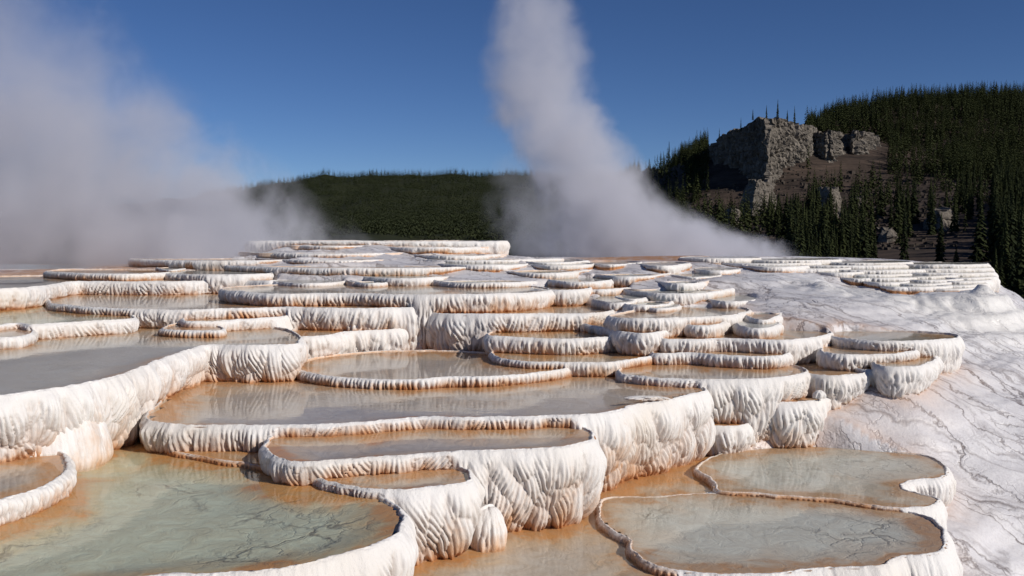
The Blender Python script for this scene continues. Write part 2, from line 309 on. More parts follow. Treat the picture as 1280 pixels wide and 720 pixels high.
pool('G1', .222, arc(283, 636, .0055, .0060, .222), 'very long far pool with regular fluted wall', 'grey', .65)
pool('G0', .189, arc(163, 418, .0061, .0067, .189), 'furthest left pool, its fluted wall under the steam', 'grey', .65)
pool('S1', .046, arc(310, 634, .0071, .0080, .046, bow=.03), 'topmost step of the far terrace stack with orange crest', 'white', .35)
pool('V1', .20, arc(640, 735, .0060, .0069, .20), 'low pale ledge right of the far terrace stack', 'white', .2)
pool('V2', .215, arc(725, 802, .0060, .0069, .215), 'low pale ledge under the orange crest', 'white', .2)
pool('V3', .215, arc(795, 862, .0058, .0067, .215), 'low pale ledge right of the orange crest', 'white', .2)
pool('K2b', .452, [(205,411),(225,412.5),(250,413),(275,413),(279,410),(260,405),(225,404),(208,407)], 'low striped shelf below the curved white ledge pool', 'brown', .9)
pool('LM0', .435, [(-60,424),(0,422),(25,420),(41,414),(32,408),(0,406),(-60,410)], 'lumpy white step at left frame edge before the straight wall', 'brown', .4)
GR = 'small terrace ledges'
pool('S3b', .183, arc(320, 505, .0060, .0063, .183), 'lowest left step of the far terrace stack, half in steam', 'white', .3)
pool('S3c', .186, arc(488, 705, .0061, .0065, .186), 'lowest right step of the far terrace stack, pale and long', 'white', .15)
pool('S3', .140, arc(300, 522, .0064, .0067, .140), 'second step of the far terrace stack on the left', 'white', .5)
pool('S3d', .155, arc(506, 632, .0063, .0067, .155), 'second step of the far terrace stack on the right', 'white', .3)
pool('S2', .086, arc(350, 478, .0068, .0071, .086), 'peach stained third step of the far terrace stack', 'white', .8)
pool('S2b', .096, arc(462, 617, .0067, .0071, .096), 'fluted third step of the far terrace stack beside the peach one', 'white', .45)
for key, x0, x1, y, Df, dd, lab, st in [
    ('X1',742,803,377.5,.00450,.0003,'short cream ledge under the three lobed pools',.5), ('X2',686,765,352.5,.00505,.0003,'narrow ledge in front of the long straight wall',.5),
    ('X3',838,902,346,.00545,.0003,'small ledge just right of the pool with long straight wall',.3), ('X4',770,812,374,.00462,.0002,'tiny white block ledge below the pale banded wall',.1),
    ('X5',655,742,331.5,.0058,.0003,'flat pale ledge in the upper middle of the slope',.2), ('X6',548,660,331,.0057,.0003,'flat pale ledge between far stack and very long far pool',.2),
    ('X7',880,948,377,.0046,.0003,'thin ledge right of the pale banded pool',.3), ('X8',452,560,347.5,.0052,.0002,'low white strip before the very long far pool',.3),
    ('X9',-60,66,353,.0054,.0003,'left edge white strip above the curling wall',.3), ('X10',205,345,343.5,.0054,.0004,'smooth white apron left of the long upper pool',.3),
    ('X11',338,432,353.5,.00515,.0002,'long white lip touching the wedge-shaped pool end',.2), ('X12',-80,140,336.5,.0066,.0006,'orange crusted lip on the far left flat',1.0),
    ('X13',196,232,337,.0059,.0002,'tiny peach block on the far left flat',.8), ('X14',868,925,338,.0058,.0003,'little ledge near the crest left of the stepped flank',.3),
    ('X15',838,878,364,.0049,.0002,'small cream ledge under the smooth plain ledge',.4), ('X16',800,850,385.5,.00435,.0002,'thin rim ledge above the steel-grey oval pool',.5),
    ('X17',920,975,410,.0039,.0002,'low fluted strip below the small isolated pool',.5), ('X18',560,652,372,.0047,.0002,'low stained strip in front of the long upper pool',.8),
    ('X19',395,455,393,.0044,.0002,'low stained strip under the widest orange-brown pool',.8), ('X24',930,1010,334,.0061,.0003,'faint shallow ledge near the crest',.2)]:
    q_ = Df * (y - YH); pool(key, q_, arc(x0, x1, Df, Df + dd * 1.9, q_, bow=.06), lab, 'orange' if st > .9 else 'white', st, lip=.012); P[-1]['base'] = Df * (y + 5 - YH)
rl = random.Random(3)
for k, (xa, xb, nseg) in enumerate([(850,1236,4),(900,1240,3),(960,1244,3),(1020,1246,4),(1050,1240,4),(1078,1234,3),(1100,1222,3)]):
    w_ = (xb - xa) / nseg
    for j_ in range(nseg):
        x0 = xa + j_ * w_ - (rl.uniform(16, 34) if j_ else 0); x1 = xa + (j_ + 1) * w_ + (rl.uniform(0, 12) if j_ < nseg - 1 else 0); xc = min(max((x0 + x1) / 2, 880), 1235)
        yc = 322.6 + 10.6 * ((xc - 880) / 355) ** 1.25; Dc = .0067 * (1 - .028 * k); y = yc + 4.9 * k + rl.uniform(-.7, .7); q_ = Dc * (y - YH)
        pool('Z%d%d' % (k, j_), q_, arc(x0, x1, Dc, Dc * 1.10, q_, bow=.035), 'small white fluted ledge in the %s row of steps under the far right crest' % ('topmost', 'second', 'third', 'fourth', 'fifth', 'sixth', 'lowest')[k], 'white', .15, lip=.012)
        P[-1]['base'] = Dc * (y + 5.5 - YH); P[-1]['row'] = 'steps in the %s row under the far right crest' % ('topmost', 'second', 'third', 'fourth', 'fifth', 'sixth', 'lowest')[k]
# rounded mounds without water: centre column, foot row, foot level, half width (px), depth (m), height (px), stain, label
MOUNDS = [(610,688,.945,24,.20,50,.7,'rounded fluted white buttress between the two bulging walls'),
    (22,590,.74,90,.55,86,.7,'smooth white mound bulging from big wall at the left edge'),
    (808,500,.64,28,.07,4,.3,'low white crust islet inside right end of the broad central pool'),
    (1026,497,.70,8,.08,8,.0,'small white rock lying on the rim of the deep-walled pool')]

def catmull(pts, per=12):
    p = np.asarray(pts, float); n = len(p); out = []
    p0, p1, p2, p3 = np.roll(p, 1, 0), p, np.roll(p, -1, 0), np.roll(p, -2, 0)
    # centripetal-like: chord-scaled tangents keep tight corners tidy
    d1 = np.linalg.norm(p1 - p0, axis=1, keepdims=True) ** .5; d2 = np.linalg.norm(p2 - p1, axis=1, keepdims=True) ** .5; d3 = np.linalg.norm(p3 - p2, axis=1, keepdims=True) ** .5
    m1 = (p1 - p0) / d1 - (p2 - p0) / (d1 + d2) + (p2 - p1) / d2; m2 = (p2 - p1) / d2 - (p3 - p1) / (d2 + d3) + (p3 - p2) / d3
    m1 = m1 * d2; m2 = m2 * d2
    for k in range(per):
        t = k / per
        out.append((2 * t**3 - 3 * t**2 + 1) * p1 + (t**3 - 2 * t**2 + t) * m1 + (-2 * t**3 + 3 * t**2) * p2 + (t**3 - t**2) * m2)
    return np.stack(out, 1).reshape(-1, 2)
def resample(c, step):
    seg = np.linalg.norm(np.roll(c, -1, 0) - c, axis=1); cum = np.concatenate([[0], np.cumsum(seg)]); L = cum[-1]
    n = max(24, int(L / step)); s = np.linspace(0, L, n, endpoint=False); cc = np.vstack([c, c[:1]])
    return np.stack([np.interp(s, cum, cc[:, 0]), np.interp(s, cum, cc[:, 1])], 1), s, L
def inside(px, py, poly):
    x0, y0 = poly[:, 0], poly[:, 1]; x1, y1 = np.roll(x0, -1), np.roll(y0, -1); r = np.zeros(np.shape(px), bool)
    for a, b, c, d in zip(x0, y0, x1, y1):
        if b == d: continue
        cond = ((b > py) != (d > py)) & (px < (c - a) * (py - b) / (d - b) + a); r ^= cond
    return r
def edge_dist(px, py, poly):
    a = poly; b = np.roll(poly, -1, 0); best = np.full(np.shape(px), 1e9)
    for (ax, ay), (bx, by) in zip(a, b):
        dx, dy = bx - ax, by - ay; L = dx * dx + dy * dy + 1e-12
        t = np.clip(((px - ax) * dx + (py - ay) * dy) / L, 0, 1)
        best = np.minimum(best, (px - ax - t * dx) ** 2 + (py - ay - t * dy) ** 2)
    return np.sqrt(best)

for i, p in enumerate(P):
    w = np.array([on_level(x, y, p['q']) for x, y in p['px']]); p['z'] = CAMZ - p['q'] * QS; p['seed'] = 31 * i + 5
    c = catmull(w)
    # counter-clockwise, so that the outward normal is to the right of the walk
    if np.sum(c[:, 0] * np.roll(c[:, 1], -1) - np.roll(c[:, 0], -1) * c[:, 1]) < 0: c = c[::-1]
    c = np.roll(c, -int(np.argmax(c[:, 1])), 0); p['curve'] = c
    cc, _, _ = resample(c, .12); p['coarse'] = cc; p['Y'] = float(np.percentile(c[:, 1], 25))

# ---------------------------------------------------------------- ground: travertine slope through control points
GC = [(560,715,1.01),(700,700,1.01),(740,640,1.01),(850,640,1.0),(950,700,1.02),(1000,560,.90),(1100,558,.90),(1190,580,.97),(1195,640,1.05),(1200,700,1.12),(1050,512,.77),(960,560,.90),
      (1280,720,1.22),(1280,640,1.1),(1280,560,.93),(1045,530,.81),(1085,506,.745),(1140,483,.672),(1170,480,.69),(1195,470,.70),(1280,500,.80),(1350,520,.85),(1200,440,.62),(1280,440,.66),
      (1100,413,.505),(1000,408,.46),(1200,400,.50),(1280,395,.53),(1240,352,.30),(1262,364,.37),(1278,378,.455),(950,388,.42),(1000,360,.335),(1100,372,.375),(1170,374,.40),
      (1000,340,.275),(900,350,.29),(900,330,.225),(980,328,.222),(800,330,.215),(700,328,.205),(640,325,.19),(0,335,.275),(100,336,.27),(0,345,.31),(150,336,.26),(-200,340,.31),(850,400,.47),(920,405,.462),
      (1300,900,1.5),(900,900,1.4),(500,900,1.3)]
cx_, cz_ = [], []
for x, y, q in GC: cx_.append(on_level(x, y, q)); cz_.append(CAMZ - q * QS)
KD = F * QS
for x, D, q in [(-900,.0030,.9),(-900,.005,.6),(-200,.0018,1.1),(-400,.0040,.7),(0,.0030,.85),(300,.0022,1.05),(300,.0036,.75),(1060,.0038,.68),(900,.0036,.80),(500,.0045,.50),(300,.0050,.38),(560,.0055,.28),(0,.0052,.38),
                (-600,.0072,.35),(-300,.0072,.29),(0,.0074,.27),(300,.0074,.262),(520,.0078,.12),(520,.0070,.13),(640,.0074,.20),(800,.0074,.192),(900,.0077,.20),
                (-600,.0095,.6),(0,.0095,.55),(400,.0095,.5),(700,.0092,.45),(1000,.0092,.45),(1200,.0085,.45),(1250,.0068,.40),(1300,.0060,.62),(1380,.0056,1.0),(1500,.0050,1.25),(1450,.0042,1.0),(1450,.0034,.95),
                (1500,.0025,1.4),(1500,.0072,1.7),(1300,.0095,1.2),(600,.0125,1.7),(-300,.0125,1.7),(1000,.0125,1.7),(1500,.0110,2.6),(-900,.0125,1.7),(2200,.0050,2.6),(2200,.003,2.2)]:
    Y = D * KD; cx_.append(np.array([(x - 640) / F * Y, Y])); cz_.append(CAMZ - q * QS)
LEDGES = dict(V1=.222, V2=.24, V3=.24, U3=.325, U2=.405, U5=.48, U6=.42, T2=.32, S3b=.205, S3c=.21, S3=.165, S3d=.175, S2=.115, S2b=.12, S1=.075)
LEDGES.update({p['key']: p['base'] for p in P if 'base' in p and (p['key'][0] == 'Z' or p['key'] in ('X3','X5','X6','X7','X14','X22','X23','X24'))})
for p in P:
    if p['key'] in LEDGES:
        w_ = np.array([on_level(x, y, p['q']) for x, y in p['px']]); nf = (len(w_) + 1) // 2; xs_ = np.array([x for x, _ in p['px']])
        for t_ in ((.25, .75) if np.ptp(xs_) > 120 else (.5,)):
            fr = w_[int(t_ * (nf - 1))]; k_ = int(np.argmin(np.abs(xs_[nf:] - xs_[int(t_ * (nf - 1))]))); bk = w_[nf + k_]
            cx_.append(fr * (1 - .10 / fr[1])); cz_.append(CAMZ - LEDGES[p['key']] * QS); cx_.append(bk * (1 + .10 / bk[1])); cz_.append(p['z0'] if 'z0' in p else CAMZ - (p['q'] - .004) * QS)
cx_ = np.array(cx_); cz_ = np.array(cz_)
def rbf_fit(X, z, lam=.02):
    n = len(X); K = np.linalg.norm(X[:, None] - X[None], axis=2) + 0; A = np.zeros((n + 3, n + 3)); A[:n, :n] = -K - lam * np.eye(n)
    A[:n, n] = 1; A[:n, n + 1:] = X; A[n, :n] = 1; A[n + 1:, :n] = X.T
    return np.linalg.solve(A, np.concatenate([z, np.zeros(3)]))
def rbf_eval(X, w, x, y):
    s = w[len(X)] + w[len(X) + 1] * x + w[len(X) + 2] * y
    for (a, b), k in zip(X, w): s = s - k * np.sqrt((x - a) ** 2 + (y - b) ** 2 + .05)
    return s
GW = rbf_fit(cx_, cz_)
def ground_z(x, y): return rbf_eval(cx_, GW, x, y)

def build_ground():
    xs = np.concatenate([np.arange(-34, -9, .35), np.arange(-9, 1, .12), np.arange(1, 17, .05), np.arange(17, 40, .4)])
    ys = np.concatenate([np.arange(3.5, 7, .12), np.arange(7, 30, .055), np.arange(30, 56, .4)])
    X, Y = np.meshgrid(xs, ys); Z = ground_z(X, Y)
    orange = np.zeros_like(Z)
    # lumpy bright flank under the far right ledges
    lc = [on_level(1180, 372, .40), on_level(1240, 380, .46), on_level(1120, 362, .36), on_level(1240, 360, .36)]
    lump = np.zeros_like(Z)
    for a, b in lc: lump = np.maximum(lump, np.exp(-(((X - a) / 2.2) ** 2 + ((Y - b) / 2.0) ** 2)))
    lump = np.clip(lump * 1.5, 0, 1)
    Z = Z + lump * .30 * (fbm(X * 1.1, Y * .7, 3) - .6) + lump * .05 * (np.abs(fbm(X * 3, Y * 1.6, 9) - .5)) * 2 - .04 * lump
    near = sstep(34, 26, Y)
    Z = Z + near * .10 * (fbm(X * .5, Y * .5, 21) - .5)
    # terracettes: warped elevation steps
    e = Z + .22 * (fbm(X * .55, Y * .45, 5) - .5) + .05 * (fbm(X * 2.4, Y * 2.0, 6) - .5)
    for s, amt in ((.34, .5), (.085, .45)):
        k = e / s; fr = k - np.floor(k); stp = fr + amt * (sstep(.35, .95, fr) - fr)
        Z = Z + near * (stp - fr) * s * np.clip(.35 + .65 * vnoise(X * .6, Y * .6, 8) + .9 * lump, 0, 1.3)
    fv = (.65 * X + .76 * Y); fu_ = (.76 * X - .65 * Y); wv_ = .5 * fbm(X * .6, Y * .6, 71) ; rd = 1 - np.abs(2 * vnoise(fu_ * .35 + 3, (fv + wv_) * 2.6, 72) - 1); rd2 = 1 - np.abs(2 * vnoise(fu_ * .9, (fv + wv_) * 6.5, 73) - 1)
    Z = Z + near * (.05 * (rd ** 3 - .3) + .022 * (rd2 ** 2 - .3)) * (1 - .5 * lump)
    Z = Z + near * .016 * (fbm(X * 5, Y * 4, 33) - .5)
    for p in P:
        if p.get('dome'): continue
        cc = p['coarse']; lo = cc.min(0) - 1.6; hi = cc.max(0) + 1.6
        m = (X > lo[0]) & (X < hi[0]) & (Y > lo[1]) & (Y < hi[1])
        if not m.any(): continue
        px, py = X[m], Y[m]; ins = inside(px, py, cc); d = edge_dist(px, py, cc)
        z = Z[m]; bk_ = sstep(.0, .22, d); z = np.where(ins, np.minimum(z, z * (1 - bk_) + (p['z'] - .16) * bk_), z); Z[m] = z
        o = orange[m]; amp = .75 if p['Y'] < 10 else (.5 if p['Y'] < 16 else .12)
        orange[m] = np.maximum(o, amp * np.exp(-(d / .22)) * (~ins))
    # orange microbial crust on the far left flat and on the crest
    pw = (X - 0) / Y * F + 640
    orange = np.maximum(orange, sstep(330, 120, pw) * sstep(18.5, 22, Y) * .95)
    orange = np.maximum(orange, sstep(690, 745, pw) * sstep(905, 860, pw) * sstep(25.5, 27.5, Y) * .95)
    orange = np.maximum(orange, sstep(900, 700, pw) * sstep(17, 13, Y) * .8)
    V = np.stack([X, Y, Z], -1)
    o = mesh_obj('travertine_ground', V, grid_quads(*X.shape), M['slope'], attrs=dict(orange=orange, lump=lump))
    tag(o, kind='structure')
build_ground()

# ---------------------------------------------------------------- fluted walls, rims, beds and water
def build_pool(p):
    c = p['curve']; Y = p['Y']; px = max(Y, 5) / F; seed = p['seed']; z0 = p['z']
    step = 1.25 * px if Y < 20 else 1.5 * px
    c, s, L = resample(c, step); n = len(c)
    for _ in range(2): c = (np.roll(c, 1, 0) + 2 * c + np.roll(c, -1, 0)) / 4
    tg = np.roll(c, -1, 0) - np.roll(c, 1, 0); tg /= np.linalg.norm(tg, axis=1, keepdims=True) + 1e-9
    nv = np.stack([tg[:, 1], -tg[:, 0]], 1)
    k = 6
    nv = sum(np.roll(nv, j, 0) for j in range(-k, k + 1)); nv /= np.linalg.norm(nv, axis=1, keepdims=True) + 1e-9
    # local foot of the wall
    out = c + nv * .06; zb = np.array(ground_z(out[:, 0], out[:, 1])); fz = np.full(n, -99.0); buried = np.zeros(n, bool)
    for r in P:
        if r is p: continue
        lo = r['coarse'].min(0) - .1; hi = r['coarse'].max(0) + .1
        m = (out[:, 0] > lo[0]) & (out[:, 0] < hi[0]) & (out[:, 1] > lo[1]) & (out[:, 1] < hi[1])
        if not m.any(): continue
        ins = np.zeros(n, bool); ins[m] = inside(out[m, 0], out[m, 1], r['coarse'])
        if r['z'] < z0 - .01: fz = np.where(ins, np.maximum(fz, r['z'] - .03), fz)
        elif not r.get('dome'):
            ins2 = np.zeros(n, bool); o2 = c - nv * .10; ins2[m] = inside(o2[m, 0], o2[m, 1], r['coarse']); buried |= (ins & ins2)
    zb = np.where(fz > -50, fz, zb)
    if p.get('lip', 1) <= .009: buried[:] = False
    fade = sstep(.0, .12, z0 - zb); kf = 6; fade = np.convolve(np.concatenate([fade[-kf:], fade, fade[:kf]]), np.ones(2 * kf + 1) / (2 * kf + 1), 'valid')[:, None]
    H = np.clip(z0 - zb, .05, 1.6)
    kk = max(2, int(.10 / step)); ker = np.ones(2 * kk + 1) / (2 * kk + 1)
    H = np.convolve(np.concatenate([H[-kk:], H, H[:kk]]), ker, 'valid')
    Hm = float(np.percentile(H[~buried], 95)) if (~buried).any() else .1
    rows = int(np.clip(Hm / px / 1.7, 9, 84))
    v = np.linspace(0, 1, rows)[None, :] ** 1.0
    S = s[:, None]; Hc = H[:, None]; ext = Hc + .10
    drop = v * ext; u = np.clip(drop / Hc, 0, 1.25)
    Sv = S + 0 * v
    cw = np.clip(.62 * Hm, .16, .46) * (1.15 if p.get('lobes') else 1)
    f1, f2, dcx, dcy, cid = worley(Sv / cw + .5 * (vnoise(Sv / cw * .9, drop / cw * .8, seed + 9) - .5), drop / (cw * 1.9) + .35, seed, True)
    g1, g2, dc2, dy2, gid = worley(Sv / (cw * .42) + .3 * (vnoise(Sv / cw * 2, drop / cw, seed + 19) - .5), drop / (cw * 1.0) + .1, seed + 40, True)
    bulge = .62 * np.clip((f2 - f1) * 1.25, 0, 1) ** .6 + .38 * np.clip((g2 - g1) * 1.3, 0, 1) ** .6
    lobeA = p.get('lobes', 1.0) * np.clip(.17 * Hc, .006, .10)
    ramp = sstep(0, .28, u)
    tall = np.clip(Hm / .5, .15, 1)
    # each lobe's flutes lean their own way and are cut off at its edge, like overlapping feathers
    lam = .056 * (max(Y, 8) / 9) ** .45 * (.9 + .25 * _hash(np.int64(seed), np.int64(3), 1))
    sp = Sv + tall * drop * ((cid - .5) * .8 + (gid - .5) * .7) - .10 * cw * dcx * tall * sstep(0, 1, u) + .035 * (vnoise(Sv / .3, drop / .3, seed + 3) - .5) + .020 * (vnoise(Sv / .07, drop / .13, seed + 4) - .5) + lam * cid * 3
    r1 = np.abs(np.sin(math.pi * sp / lam))
    r2 = np.abs(np.sin(math.pi * (sp * 1.83 + .3 * lam) / lam + 3 * vnoise(Sv / .2, drop / .3, seed + 8)))
    amp = .70 * lam * (.25 + 1.25 * vnoise(sp / (lam * 1.1), drop / .22, seed + 5)) * (.55 + .75 * sstep(-.5, .45, dy2 * tall + (1 - tall) * .4))
    amp = amp * sstep(.0, .20 + .10 * tall, u + .16 * (vnoise(Sv / .10, 0 * drop, seed + 41) - .5)) * (.7 + .6 * u)
    ribs = amp * (r1 ** .62 - .6) + amp * .38 * (r2 - .5) * sstep(.15, .6, u) + .010 * tall * (vnoise(Sv / .035, drop / .06, seed + 50) - .5) * sstep(.05, .3, u)
    # ragged drip tips: flutes end at different heights just over the foot
    tip = .80 + .24 * vnoise(sp / (lam * .9), 0 * drop, seed + 6)
    under = sstep(tip, tip + .10, u) * np.clip(.12 * Hc, .012, .045)
    body = Hc * (.085 * np.sin(math.pi * np.clip(u, 0, 1) ** .75) - .13 * np.clip(u, 0, 1.2) ** 2.4)
    off = (body + lobeA * (bulge - .55) * ramp + ribs) * fade - under * fade - (1 - fade) * .03 * u
    # lip: uneven thickness and height
    lip = p.get('lip', .018) * (1 + .0 * s); lw = .020 + .022 * vnoise(s / .25, 0 * s, seed + 12); lw = lw * (1 if p.get('lip', 1) > .015 or True else 1)
    scal = .012 * (vnoise(s / .045, 0 * s, seed + 18) - .5) + (.05 * (fbm(s / .45, 0 * s, seed + 13, 2) - .5) + .018 * (vnoise(s / .12, 0 * s, seed + 14) - .5)) * np.clip(Hm / .25, .45, 1.3)
    lz = lip * (1 + .7 * (fbm(s / .3, 0 * s, seed + 15, 3) - .5)) - .012 + .02 * (vnoise(s / .9, 0 * s, seed + 16) - .5)
    lt = np.minimum(lip, .028)
    mx = min(1.0, float(np.ptp(p['coarse'][:, 1])) / .5)
    offs = [-(lw * 1.7) * mx, -(lw * 1.25) * mx, -(lw * .9) * mx, -(lw * .5) * mx, -lw * .18, .004 + 0 * s]
    zs = [-.10 + 0 * s, -.03 + 0 * s, lz - lt * .45, lz, lz - .002, lz - .010]
    gr = [0, 0, .5, 1, 1, 1]
    inn = [(c + nv * (o + scal + g_ * .016 * (vnoise(s / .032, 0 * s + 3 * k_, seed + 70 + k_) - .5))[:, None], z0 + zz + g_ * min(1, lip[0] / .018) * .014 * (fbm(s / .05, 0 * s + 5 * k_, seed + 80, 2) - .5)) for k_, (o, zz, g_) in enumerate(zip(offs, zs, gr))]
    XY = c[:, None, :] + nv[:, None, :] * (off + scal[:, None] + .012 + .02 * np.minimum(1, Hc / .3) * sstep(0, .12, u))[:, :, None]
    Z = z0 + (lz - .014)[:, None] - drop
    XY = np.concatenate([XY, XY[:, -1:] - nv[:, None] * .05], 1); Z = np.concatenate([Z, Z[:, -1:] - .45], 1)
    V = np.concatenate([np.stack([np.concatenate([a, b[:, None]], 1) for a, b in inn], 1), np.concatenate([XY, Z[:, :, None]], 2)], 1)
    # mineral staining near the foot; darker brown in creases between flutes and lobes
    vn = fbm(Sv / .5, drop / .5, seed + 20, 3)
    stn = p['stain']
    ust = (.85 - .30 * tall) * u ** 2.3 * (.25 + stn) + .75 * stn * vnoise(sp / .13, drop / .9, seed + 60) ** 3 * (.25 + u) + (vn - .45) * (1.2 - .5 * tall) * stn * sstep(.05, .5, u) + .45 * sstep(.84, 1.02, u)
    up = sstep(.34, .06, Hc) * .30 * stn * sstep(0, .25, u)
    rs = p.get('rs', 0) * sstep(.16, .05, H)[:, None] * (.35 + .8 * fbm(s / .35, 0 * s, seed + 33, 3))[:, None]
    up = up + rs
    stain = np.concatenate([np.full((n, 3), .34 + .35 * stn), rs * [[.75, .6]], rs * .9 + .02, np.clip(ust + up, 0, 1.1), np.full((n, 1), .5)], 1)
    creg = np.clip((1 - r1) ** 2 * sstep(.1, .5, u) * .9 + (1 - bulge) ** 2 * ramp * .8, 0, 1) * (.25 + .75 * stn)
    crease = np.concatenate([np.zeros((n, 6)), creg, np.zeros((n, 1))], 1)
    R = V.shape[1]
    keep = ~buried; grow = max(2, int(.12 / step))
    for g in (grow,): keep = np.convolve(np.concatenate([keep[-g:], keep, keep[:g]]).astype(float), np.ones(2 * g + 1), 'valid') > 0
    if not keep.all():
        # leave only the longest hidden stretch open, so that each wall is one piece
        k0 = int(np.argmax(keep)); kr = np.roll(keep, -k0); runs = []; a0 = None
        for t_, v_ in enumerate(np.append(kr, True)):
            if not v_ and a0 is None: a0 = t_
            elif v_ and a0 is not None: runs.append((a0, t_)); a0 = None
        runs.sort(key=lambda r_: r_[0] - r_[1])
        for a_, b_ in runs[1:]: kr[a_:b_] = True
        keep = np.roll(kr, k0)
    i = np.arange(n); j = (i + 1) % n; fk = keep[i] & keep[j]; i, j = i[fk], j[fk]
    rr = np.arange(R - 1)
    q = np.stack([i[:, None] * R + rr, i[:, None] * R + rr + 1, j[:, None] * R + rr + 1, j[:, None] * R + rr], -1).reshape(-1, 4)
    cen = np.array([*p['coarse'].mean(0), 0])
    Vf = V.reshape(-1, 3)
    used = np.unique(q); mp = np.full(len(Vf), -1); mp[used] = np.arange(len(used))
    root = empty('terrace_pool', (float(cen[0]), float(cen[1]), z0)); off3 = np.array([cen[0], cen[1], z0])
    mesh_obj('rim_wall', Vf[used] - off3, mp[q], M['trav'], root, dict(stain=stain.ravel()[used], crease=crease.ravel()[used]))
    # water sheet out to the middle of the lip
    wc, _, _ = resample(p['curve'], max(.05, L / 260)); tg = np.roll(wc, -1, 0) - np.roll(wc, 1, 0); tg /= np.linalg.norm(tg, axis=1, keepdims=True) + 1e-9
    wc = wc - np.stack([tg[:, 1], -tg[:, 0]], 1) * .035 * mx
    me = bpy.data.meshes.new('water'); wz = -.012 if p.get('lip', 1) > .015 else -.002
    me.from_pydata([(x - cen[0], y - cen[1], wz) for x, y in wc], [], [list(range(len(wc)))]); me.materials.append(M['water'])
    wo = bpy.data.objects.new('water', me); C.objects.link(wo); wo.parent = root
    # bed as a grid, with distance to the rim as attribute
    cc = p['coarse']; lo = cc.min(0); hi = cc.max(0); st = float(np.clip((hi - lo).max() / 70, .035, .12))
    xs = np.arange(lo[0] - st, hi[0] + 2 * st, st); ys = np.arange(lo[1] - st, hi[1] + 2 * st, st); X, Yg = np.meshgrid(xs, ys)
    ins = inside(X, Yg, cc); d = edge_dist(X, Yg, cc); d = np.where(ins, d, -d)
    for r in P:
        if r['z'] > p['z'] + .01:
            l2 = r['coarse'].min(0) - .7; h2 = r['coarse'].max(0) + .7
            m = (X > l2[0]) & (X < h2[0]) & (Yg > l2[1]) & (Yg < h2[1]) & (d > 0)
            if m.any():
                i2 = inside(X[m], Yg[m], r['coarse']); d2 = np.where(i2, 0, edge_dist(X[m], Yg[m], r['coarse'])); dv_ = d[m]; d[m] = np.minimum(dv_, d2 * 1.15)
    depth = .022 + .075 * sstep(.02, .7, d) * (.4 + 1.2 * fbm(X * .8, Yg * .8, seed + 30)) - .014 * fbm(X * 3, Yg * 3, seed + 31)
    if p.get('lip', 1) <= .015: depth = depth * .35 + .004
    gq = grid_quads(*X.shape); m = (d.ravel()[gq] > -.02).all(1); gq = gq[m]
    if len(gq):
        Vb = np.stack([X - cen[0], Yg - cen[1], wz - depth], -1).reshape(-1, 3)
        used = np.unique(gq); mp = np.full(len(Vb), -1); mp[used] = np.arange(len(used))
        mesh_obj('pool_bed', Vb[used], mp[gq], M['bed_' + p['bed']], root, dict(edge=np.clip(d, 0, 3).ravel()[used]))
    tag(root, p['label'], 'terrace pool', p.get('row', 'terraced travertine pools'))
for p in P: build_pool(p)

def build_mound(cx, by, q, hw, dep, hh, stn, label, seed):
    c0 = on_level(cx, by, q); Y = c0[1]; ax = hw / F * Y; ht = hh / F * Y * 1.03; zb = CAMZ - q * QS; c0 = c0 + [0, dep * .85]
    n = int(max(60, 2 * math.pi * ax / (1.3 * Y / F))); R = int(max(14, ht / (1.6 * Y / F)))
    th = np.linspace(0, 2 * math.pi, n, endpoint=False)[:, None]; ph = np.linspace(-.18, math.pi / 2, R)[None]
    k = np.cos(np.clip(ph, -.2, 2)) ** .65 * (1 - .10 * sstep(.1, -.18, ph)); k = np.maximum(k, .0)
    ct, s_t = np.cos(th), np.sin(th); arcl = th * (ax + dep) / 2
    rx = ax * (1 + .16 * (fbm(ct * 1.2 + 3, s_t * 1.2, seed) - .5)); ry = dep * (1 + .16 * (fbm(ct * 1.2 + 7, s_t * 1.2, seed + 1) - .5))
    lam = .058 * (max(Y, 8) / 9) ** .4; f1, f2, dc = worley(arcl / (ax * .55) + 0 * ph, ph * .9 + 0 * th, seed)
    rib = np.abs(np.sin(math.pi * (arcl + .05 * vnoise(arcl / .15, ph * 2, seed + 4) - .3 * dc * ax * .5) / lam)) ** .8 - .5
    disp = rib * .40 * lam * (sstep(.95, .25, ph) if hw < 60 else sstep(.5, -.1, ph) * .8) * (.6 + .8 * vnoise(arcl / lam, ph * 2, seed + 3)) + (.16 if hw < 60 else .03) * ax * (np.clip((f2 - f1) * 1.3, 0, 1) ** .6 - .5) * sstep(1.3, .6, ph)
    X = c0[0] + ct * (rx * k + disp); Yv = c0[1] + s_t * (ry * k + disp)
    Z = zb + ht * np.sin(ph) * (1 + .12 * (vnoise(ct * 2 + 9, s_t * 2 + 0, seed + 5) - .5)) + .16 * ht * (fbm(X * 7, Yv * 7, seed + 6) - .5)
    u = 1 - np.sin(np.clip(ph, 0, 2)); st = np.clip(.5 * u ** 2 * (.3 + stn) + (fbm(arcl * 2, ph * 2, seed + 7) - .42) * stn, 0, 1) + 0 * th
    V = np.stack([X, Yv, Z + 0 * X], -1); i = np.arange(n); j = (i + 1) % n; r = np.arange(R - 1)
    qd = np.stack([i[:, None] * R + r, j[:, None] * R + r, j[:, None] * R + r + 1, i[:, None] * R + r + 1], -1).reshape(-1, 4)
    o = mesh_obj('travertine_mound', V, qd, M['trav'], attrs=dict(stain=st, crease=np.clip((.0 - rib) * .8, 0, 1) * stn)); tag(o, label, 'mineral mound')
for i, m_ in enumerate(MOUNDS): build_mound(*m_, 900 + 17 * i)

